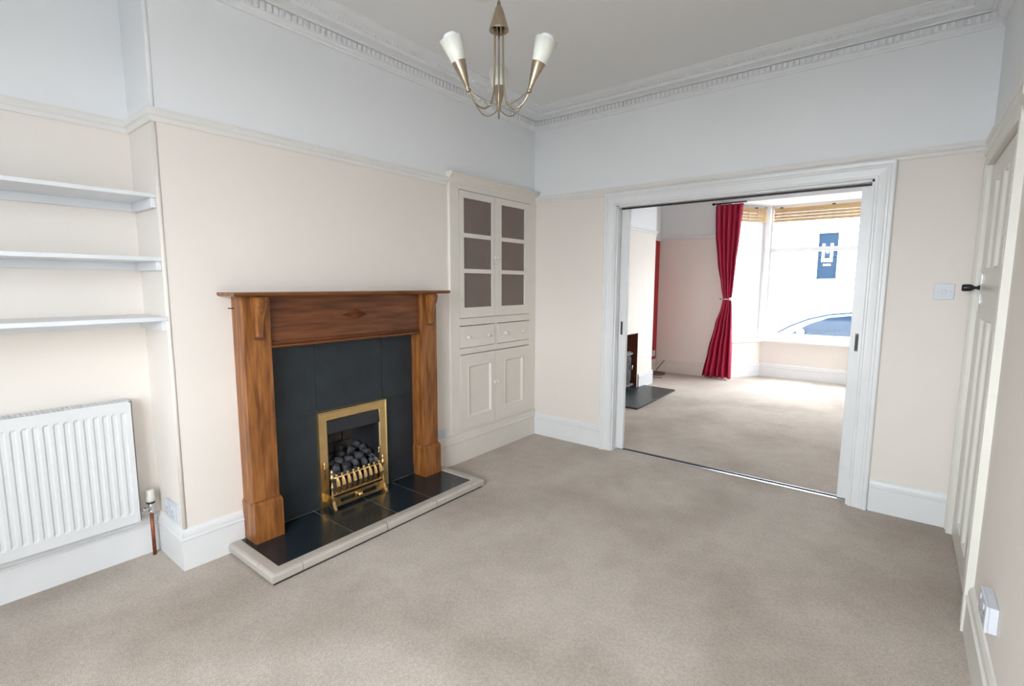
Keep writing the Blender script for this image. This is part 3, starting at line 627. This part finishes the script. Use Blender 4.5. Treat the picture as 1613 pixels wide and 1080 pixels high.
# ================================================================= FRONT ROOM
struct('floor_front', MB().box(-.6, W+.17, .110, BY+.02, -.1, 0), 'carpet', 'beige carpet of the bright front room beyond the opening', 'carpet')
mb = MB().box(-.6, W+.17, .17, FY, H, H+.1); mb.box(BX-.2, BE+.2, FY+.16, BY+.3, SOF, SOF+.1)
struct('ceiling_front', mb, 'ceiling', 'white ceiling of the front room and bay', 'ceiling')
b2x, b2y0, b2y1, ax_ = -.070, 1.14, 2.925, -.42; R0, R1, RZ = 1.60, 2.445, .745
mb = MB()
mb.box(-.6, b2x, b2y0, R0, 0, 2.07).box(-.6, b2x, R1, b2y1, 0, 2.07).box(-.6, b2x, R0, R1, RZ, 2.07).box(-.6, -.45, R0, R1, 0, RZ).box(-.6, ax_, .17, b2y0, 0, 2.07)
mb.m = 1; mb.box(-.6, b2x, b2y0, b2y1, 2.07, H).box(-.6, ax_, .17, b2y0, 2.07, H).box(-.6, ax_, b2y1, FY, 2.07, H)
mb.m = 2; mb.box(-.6, ax_, b2y1, FY, 0, 2.07)
w3 = struct('wall_front_left', mb, ['cream', 'frieze', 'red'], 'front room chimney breast with red-painted far alcove', 'wall')
mb = MB(); mb.box(-.45, -.44, R0, R1, .0, RZ).box(-.44, b2x+.001, R1-.008, R1, 0, RZ).box(-.44, b2x+.001, R0, R0+.008, 0, RZ).box(-.44, b2x+.001, R0, R1, RZ-.008, RZ)
obj('recess_lining', mb, 'terra', w3, label='terracotta lining of the stove recess')
mb = MB(); mb.box(-.6, BX, FY, FY+.16, 0, 2.07).box(BE, W+.17, FY, FY+.16, 0, 2.07)
mb.m = 1; mb.box(-.6, BX, FY, FY+.16, 2.07, H).box(BE, W+.17, FY, FY+.16, 2.07, H).box(BX, BE, FY, FY+.16, SOF, H)
struct('wall_front', mb, ['cream', 'frieze'], 'cream wall beside the bay window in the front room', 'wall')
struct('wall_front_right', MB().box(W, W+.17, .17, FY, 0, H), 'cream', 'right-hand wall of the front room', 'wall')
bay = [(BX, FY), (BD, BY), (BX2, BY), (BE, FY)]
# bay dwarf wall (outside of path = to the left of travel)
struct('wall_bay', sweep_mb(bay, [(0, 0), (0, SILL-.03), (-.16, SILL-.03), (-.16, -.55), (0, -.55)]), 'cream', 'low cream wall below the bay window', 'wall')
struct('trim_16', sweep_mb(bay, [(.055, SILL-.030), (.060, SILL-.024), (.060, SILL-.006), (.055, SILL), (-.15, SILL), (-.15, SILL-.030)]), 'gloss', 'white sill of the bay window', 'window sill')
skirt('baseboard_bay', bay, 'white skirting board under the bay window')
skirt('baseboard_front', [(ax_, b2y1+.02), (ax_, FY), (BX, FY)], 'white skirting board in the red alcove corner', 'offwhite')
skirt('baseboard_front_left', [(b2x, R1+.03), (b2x, b2y1), (ax_, b2y1)], 'white skirting board beside the slate hearth')
R2 = [(o, h-.03) for o, h in RAIL]
for i, pth, lab in ((17, [(ax_, .17), (ax_, b2y0), (b2x, b2y0), (b2x, b2y1), (ax_, b2y1), (ax_, FY), (BX-.02, FY)], 'white picture rail round the front room chimney breast'),):
    struct('trim_%d' % i, sweep_mb(pth, R2), 'gloss', lab, 'picture rail')
# bay windows
WT = SOF
def window(name, A, B, label, casement):
    A, B = Vector((*A, 0)), Vector((*B, 0)); d = (B-A); L = d.length; d.normalize(); n = Vector((-d.y, d.x, 0))   # n = outward
    def bb(mb, u0, u1, z0, z1, o0, o1):
        i = len(mb.v)
        for z in (z0, z1):
            for u, o in ((u0, o0), (u1, o0), (u1, o1), (u0, o1)): mb.v.append(tuple(A+d*u+n*o+Vector((0, 0, z))))
        for q in ((3, 2, 1, 0), (4, 5, 6, 7), (0, 1, 5, 4), (1, 2, 6, 5), (2, 3, 7, 6), (3, 0, 4, 7)): mb.face([i+k for k in q])
        return mb
    t = .058; tz0, tz1 = 1.850, 1.912; e = .012
    mb = MB(); bb(mb, e, e+t, SILL, WT, .05, .11); bb(mb, L-e-t, L-e, SILL, WT, .05, .11); bb(mb, e+t, L-e-t, SILL, SILL+.05, .05, .11); bb(mb, e+t, L-e-t, WT-.05, WT, .05, .11); bb(mb, e+t, L-e-t, tz0, tz1, .045, .11)
    o = struct(name, mb, 'upvc', label, 'window')
    for z0, z1 in ((SILL+.05, tz0), (tz1, WT-.05)):
        u0, u1 = e+t, L-e-t
        if casement:
            c = .042; mb = MB(); bb(mb, u0, u0+c, z0, z1, .035, .075); bb(mb, u1-c, u1, z0, z1, .035, .075); bb(mb, u0+c, u1-c, z0, z0+c, .035, .075); bb(mb, u0+c, u1-c, z1-c, z1, .035, .075)
            s = obj('casement', mb, 'upvc', o); obj('pane', bb(MB(), u0+c-.003, u1-c+.003, z0+c-.003, z1-c+.003, .053, .057), 'pane', s)
            obj('gasket', bb(MB(), u1-.003, u1, z0, z1, .033, .036), 'plasticdark', s)
        else: obj('pane', bb(MB(), u0-.003, u1+.003, z0-.003, z1+.003, .078, .082), 'pane', o)
window('window_1', (BX, FY), (BD, BY), 'angled side window of the bay behind the red curtain', True)
window('window_2', (BD, BY), (BX2, BY), 'large front window of the bay facing the street', False)
window('window_3', (BX2, BY), (BE, FY), 'far side window of the bay hidden behind the sliding door', True)
def post(name, c, label): struct(name, MB().tube([(c[0], c[1], SILL), (c[0], c[1], WT)], .06, 8, smooth=False), 'upvc', label, 'window post')
post('trim_18', (BD-.012, BY+.060), 'white corner post of the bay nearest the curtain'); post('trim_19', (BX2+.012, BY+.060), 'white corner post on the far side of the bay')
# bamboo blinds rolled up at the top of the windows
def blind(A, B, label, drop):
    A, B = Vector((*A, 0)), Vector((*B, 0)); d = (B-A).normalized(); n = Vector((d.y, -d.x, 0)); L = (B-A).length
    t = thing('bamboo_blind', A.lerp(B, .5)+Vector((0, 0, WT-drop-.05)), label, 'blind', 'bamboo blinds pulled up in the bay')
    def bb(u0, u1, z0, z1, o0, o1):
        mb = MB()
        for z in (z0, z1):
            for u, o in ((u0, o0), (u1, o0), (u1, o1), (u0, o1)): mb.v.append(tuple(A+d*u+n*o+Vector((0, 0, z))))
        for q in ((3, 2, 1, 0), (4, 5, 6, 7), (0, 1, 5, 4), (1, 2, 6, 5), (2, 3, 7, 6), (3, 0, 4, 7)): mb.face(q)
        return mb
    top = WT-.048; obj('head_rail', bb(.03, L-.03, top-.03, top, -.02, .012), 'bamboo', t)
    n_ = 8; h = (drop-.03)/n_
    for k in range(n_): obj('slat', bb(.03, L-.03, top-.03-h*(k+1)+.0015, top-.03-h*k, .004+.004*(k % 2), .012+.005*(k % 2)), 'bamboo', t)
    for f in (.12, .37, .63, .88): obj('lift_cord', bb(L*f-.003, L*f+.003, top-drop, top-.03, .017, .020), 'cord', t)
    for f in (.10, .62): obj('bracket', bb(L*f-.02, L*f+.02, top-.004, top+.012, -.01, .016), 'blackiron', t)
blind((BX+.05, FY+.075), (BD, BY), 'bamboo blind pulled up in the angled side window beside the curtain', .20)
blind((BD+.055, BY), (BX2, BY), 'bamboo blind pulled up in the large front window', .20)
# curtain, pole, hold-back
cy_ = FY-.085
def curtain():
    mb = MB(); keys = [(2.50, .415, .785, .022), (2.40, .415, .780, .024), (2.1, .430, .765, .026), (1.7, .480, .735, .026), (1.35, .545, .715, .022), (1.17, .575, .700, .018), (1.05, .555, .710, .022), (.8, .480, .725, .034), (.4, .395, .735, .044), (.02, .330, .740, .048)]
    N = 96; secs = []; Z = [2.50-2.48*i/60 for i in range(61)]
    for z in Z:
        for (za, la, ra_, aa), (zb_, lb, rb, ab) in zip(keys, keys[1:]):
            if za >= z >= zb_-1e-6: f = (za-z)/(za-zb_); f = f*f*(3-2*f)*.5+f*.5; l, r, a = la+(lb-la)*f, ra_+(rb-ra_)*f, aa+(ab-aa)*f; break
        row = []
        for k in range(N+1):
            u = k/N; ph = u*2*PI*5+.35*math.sin(3*z)
            row.append((l+(r-l)*u+.006*math.sin(ph*1+1.2), cy_+a*math.sin(ph)+.35*a*math.sin(ph*.5+z), z))
        secs.append(row)
    mb.loft(secs, closed=False, caps=False, smooth=True)
    return mb
ct = thing('curtain', (.56, cy_, .02), 'crimson red curtain gathered by a hold-back beside the bay', 'curtain')
o = obj('drape', curtain(), 'curtain', ct); md = o.modifiers.new('thickness', 'SOLIDIFY'); md.thickness = .004
pl = thing('curtain_pole', (.6, cy_, 2.55), 'dark curtain pole above the red curtain', 'curtain pole')
obj('pole', MB().tube([(.40, cy_, 2.518), (.83, cy_, 2.518)], .010, 10), 'blackiron', pl)
obj('finial', MB().sphere((.385, cy_, 2.518), .020, 12, 8), 'blackiron', pl)
obj('bracket', MB().tube([(.44, cy_, 2.518), (.44, FY-.001, 2.518)], .007, 8).lathe([(.02, 0), (.02, .006)], (.44, FY-.0065, 2.518), (0, 1, 0)), 'blackiron', pl)
hb = thing('curtain_holdback', (.66, cy_-.05, 1.15), 'chrome hold-back clasping the red curtain', 'hold-back')
obj('arm', MB().tube([(.54, FY-.001, 1.17), (.545, cy_-.035, 1.17), (.56, cy_-.058, 1.17), (.60, cy_-.064, 1.17), (.69, cy_-.064, 1.172)], .008, 10), 'chrome', hb)
obj('knob', MB().lathe([(.010, 0), (.024, .004), (.026, .012), (.018, .022), (.001, .026)], (.690, cy_-.060, 1.173), (.5, -.8, 0), 16), 'chrome', hb)
# slate hearth slab, stove, socket, cable
tag(obj('hearth_slab', MB().prism([(-.448, R0+.01), (b2x, R0+.01), (b2x, 1.40), (.415, 1.395), (.385, 2.62), (-.050, 2.655), (b2x, 2.44), (-.448, R1-.01)], 'z', .001, .022), 'slab', bevel=.003), 'flat dark slate hearth slab on the front room carpet', 'hearth')
st = thing('stove', (-.2, 2.02, .022), 'small dark cast-iron stove half hidden by the left sliding door', 'stove')
s0, s1, sx0, sx1 = 1.84, 2.20, -.36, -.04
obj('body', MB().box(sx0, sx1, s0+.02, s1-.02, .10, .49), 'blackiron', st, bevel=.01)
obj('top_plate', MB().box(sx0-.01, sx1+.02, s0-.005, s1+.005, .49, .515).box(sx0+.01, sx1, s0+.015, s1-.015, .515, .53), 'stovegrey', st, bevel=.006)
d = obj('stove_door', MB().box(sx1, sx1+.018, s0+.04, s1-.04, .16, .46), 'blackiron', st, bevel=.004); obj('door_glass', MB().box(sx1+.016, sx1+.020, s0+.08, s1-.08, .24, .42), 'carglass', d); obj('door_handle', MB().tube([(sx1+.018, s1-.055, .30), (sx1+.04, s1-.055, .30), (sx1+.04, s1-.055, .36)], .006, 8), 'chrome', d)
obj('ash_lip', MB().box(sx1-.01, sx1+.045, s0+.02, s1-.02, .10, .125), 'stovegrey', st, bevel=.004)
obj('flue_pipe', MB().tube([(sx0+.12, 2.02, .52), (sx0+.12, 2.02, RZ-.01)], .06, 16), 'blackiron', st)
for x in (sx0+.03, sx1-.03):
    for y in (s0+.05, s1-.05): obj('leg', MB().tube([(x, y, .105), (x+(.02 if x > -.2 else -.02), y, .05), (x+(.03 if x > -.2 else -.03), y, .0225)], [.016, .012, .016], 8), 'stovegrey', st)
plate('wall_socket', (ax_, 3.80, .30), .086, .086, (1, 0, 0), 'white single socket low on the red alcove wall', 'socket', box=.02)
cb = [(-.27, FY-.024, .19), (-.28, FY-.05, .17), (-.31, 3.83, .10), (-.34, 3.76, .03), (-.36, 3.68, .008)]
for k in range(40):
    a = k*2*PI/16; cb.append((-.26+.11*math.cos(a+PI)*(1-.004*k), 3.62+.10*math.sin(a+PI)+.002*k, .007+.0006*k))
cb += [(-.30, 3.45, .007), (-.20, 3.36, .006), (-.10, 3.40, .006)]
tag(obj('cable', MB().tube(cb, .006, 6), 'cable'), 'brown cable coiled on the carpet below the red alcove', 'cable')

# ================================================================= STREET
ZS_ = -.55
struct('ground', MB().box(-45, 45, -40, 45, ZS_-.2, ZS_), 'asphalt', 'grey street surface outside the bay window', 'ground')
HY = 21.0
hs = thing('terraced_house', (0, HY, ZS_), 'white rendered house with blue door across the street', 'house')
mb = MB(); mb.box(-14, -.42, HY, HY+.4, ZS_, 7.5).box(.42, 12, HY, HY+.4, ZS_, 7.5).box(-.42, .42, HY, HY+.4, 3.86, 7.5).box(-.42, .42, HY, HY+.4, ZS_, 1.62)
obj('wall', mb, 'render', hs)
dd = obj('front_door', MB().box(-.36, .345, HY+.06, HY+.12, 1.63, 3.54), 'bluedoor', hs)
for a, b, z0, z1 in ((-.225, -.125, 2.45, 3.10), (.075, .175, 2.45, 3.10), (-.225, .175, 2.34, 2.48), (-.075, .025, 2.70, 2.98)):
    obj('door_pane', MB().box(a, b, HY+.045, HY+.07, z0, z1), 'render', dd, bevel=.02)
obj('letterbox', MB().box(-.15, .12, HY+.045, HY+.07, 2.18, 2.26), 'steel', dd)
mb = MB(); pts = [(-.36, 3.62)] + [(.0-.36*math.cos(t), 3.62+.20*math.sin(t)) for t in [PI*k/10 for k in range(11)]][1:]
mb.prism(pts, 'y', HY+.08, HY+.12); obj('fanlight', mb, 'stone', hs)
obj('door_frame', MB().box(-.42, -.36, HY-.02, HY+.12, 1.62, 3.86).box(.345, .42, HY-.02, HY+.12, 1.62, 3.86).box(-.36, .345, HY+.02, HY+.12, 3.54, 3.62), 'render', hs)
for k in range(8): obj('step', MB().box(-.62, .72, HY-.28*(8-k), HY-.28*(7-k), ZS_, 1.62-.27*(7-k)-.0), 'stone', hs)
obj('step_wall', MB().box(-.85, -.62, HY-2.4, HY, ZS_, 1.0), 'render', hs); obj('step_wall', MB().box(.72, .95, HY-2.4, HY, ZS_, 1.0), 'render', hs)
for x in (-9.6, -6.4, -3.4, 3.2, 6.4):
    wdo = obj('house_window', MB().box(x, x+1.2, HY-.03, HY+.05, 2.0, 3.9), 'upvc', hs); [obj('pane', MB().box(x+q, x+q+.48, HY-.04, HY, 2.08, 3.82), 'winglass', wdo) for q in (.08, .64)]
tag(obj('garden_wall', MB().box(-14, -.9, HY-3.2, HY-2.95, ZS_, .35), 'render'), 'low white garden wall left of the steps across the street', 'garden wall')
tag(obj('garden_wall', MB().box(1.0, 12, HY-3.2, HY-2.95, ZS_, .35), 'render'), 'low white garden wall right of the steps across the street', 'garden wall')
lm = thing('door_lantern', (-1.15, HY, 2.6), 'small dark lantern beside the blue front door', 'lantern')
obj('lantern_body', MB().lathe([(.03, 0), (.07, .05), (.09, .22), (.02, .32), (.01, .36)], (-1.15, HY-.14, 2.6), n=6, smooth=False), 'stone', lm); obj('bracket', MB().tube([(-1.15, HY, 2.75), (-1.15, HY-.14, 2.95)], .015, 6), 'stone', lm)
# car parked outside
car = thing('car', (2.6, 7.6, ZS_), 'silver-blue parked car seen through the bay window', 'car')
cyA, cyB = 6.85, 8.5
def side(p, ins, z0=0): return p
low = [(.10, -.30), (.05, .10), (.12, .30), (.60, .42), (1.05, .47), (4.1, .47), (4.35, .40), (4.42, .05), (4.38, -.30)]
mb = MB(); mb.prism([(x, z) for x, z in low], 'y', cyA, cyB); obj('body', mb, 'carpaint', car, bevel=.05)
roof = [(.72, .445), (1.05, .66), (1.42, .84), (1.85, .925), (2.6, .95), (3.2, .90), (3.85, .68), (4.15, .46)]
mb = MB(); secs_ = []
for yy, kx, kz in ((cyA+.06, 1, 0), (cyA+.20, 1, 1), (cyB-.20, 1, 1), (cyB-.06, 1, 0)):
    secs_.append([(x, yy, .44+(z-.44)*(1.0 if kz else .90)) for x, z in roof])
mb.loft(secs_); obj('cabin', mb, 'carpaint', car)
gl = [(1.02, .475), (1.30, .665), (1.60, .79), (1.92, .835), (2.22, .845), (2.22, .475)]
obj('front_side_window', MB().prism(gl, 'y', cyA+.03, cyA+.10), 'carglass', car); obj('rear_side_window', MB().prism([(2.30, .475), (2.30, .845), (2.75, .835), (3.2, .77), (3.6, .60), (3.7, .475)], 'y', cyA+.03, cyA+.10), 'carglass', car)
obj('window_trim', MB().tube([(x, cyA+.035, z) for x, z in ((.78, .475), (1.0, .62), (1.28, .755), (1.60, .85), (1.95, .895), (2.6, .905))], .018, 6), 'carglass', car)
obj('door_mirror', MB().sphere((1.18, cyA-.08, .52), .10, 10, 6, sc=(.7, .9, .65)), 'carpaint', car)
obj('front_seat', MB().box(1.75, 1.95, cyA+.12, cyA+.5, .3, .80), 'stone', car, bevel=.04)
for x in (.85, 3.5):
    for y in (cyA-.01, cyB-.19): obj('wheel', MB().lathe([(.20, -.001), (.30, .0), (.315, .04), (.315, .16), (.30, .20), (.20, .201)], (x, y, ZS_+.316), (0, 1, 0), 20), 'tyre', car)
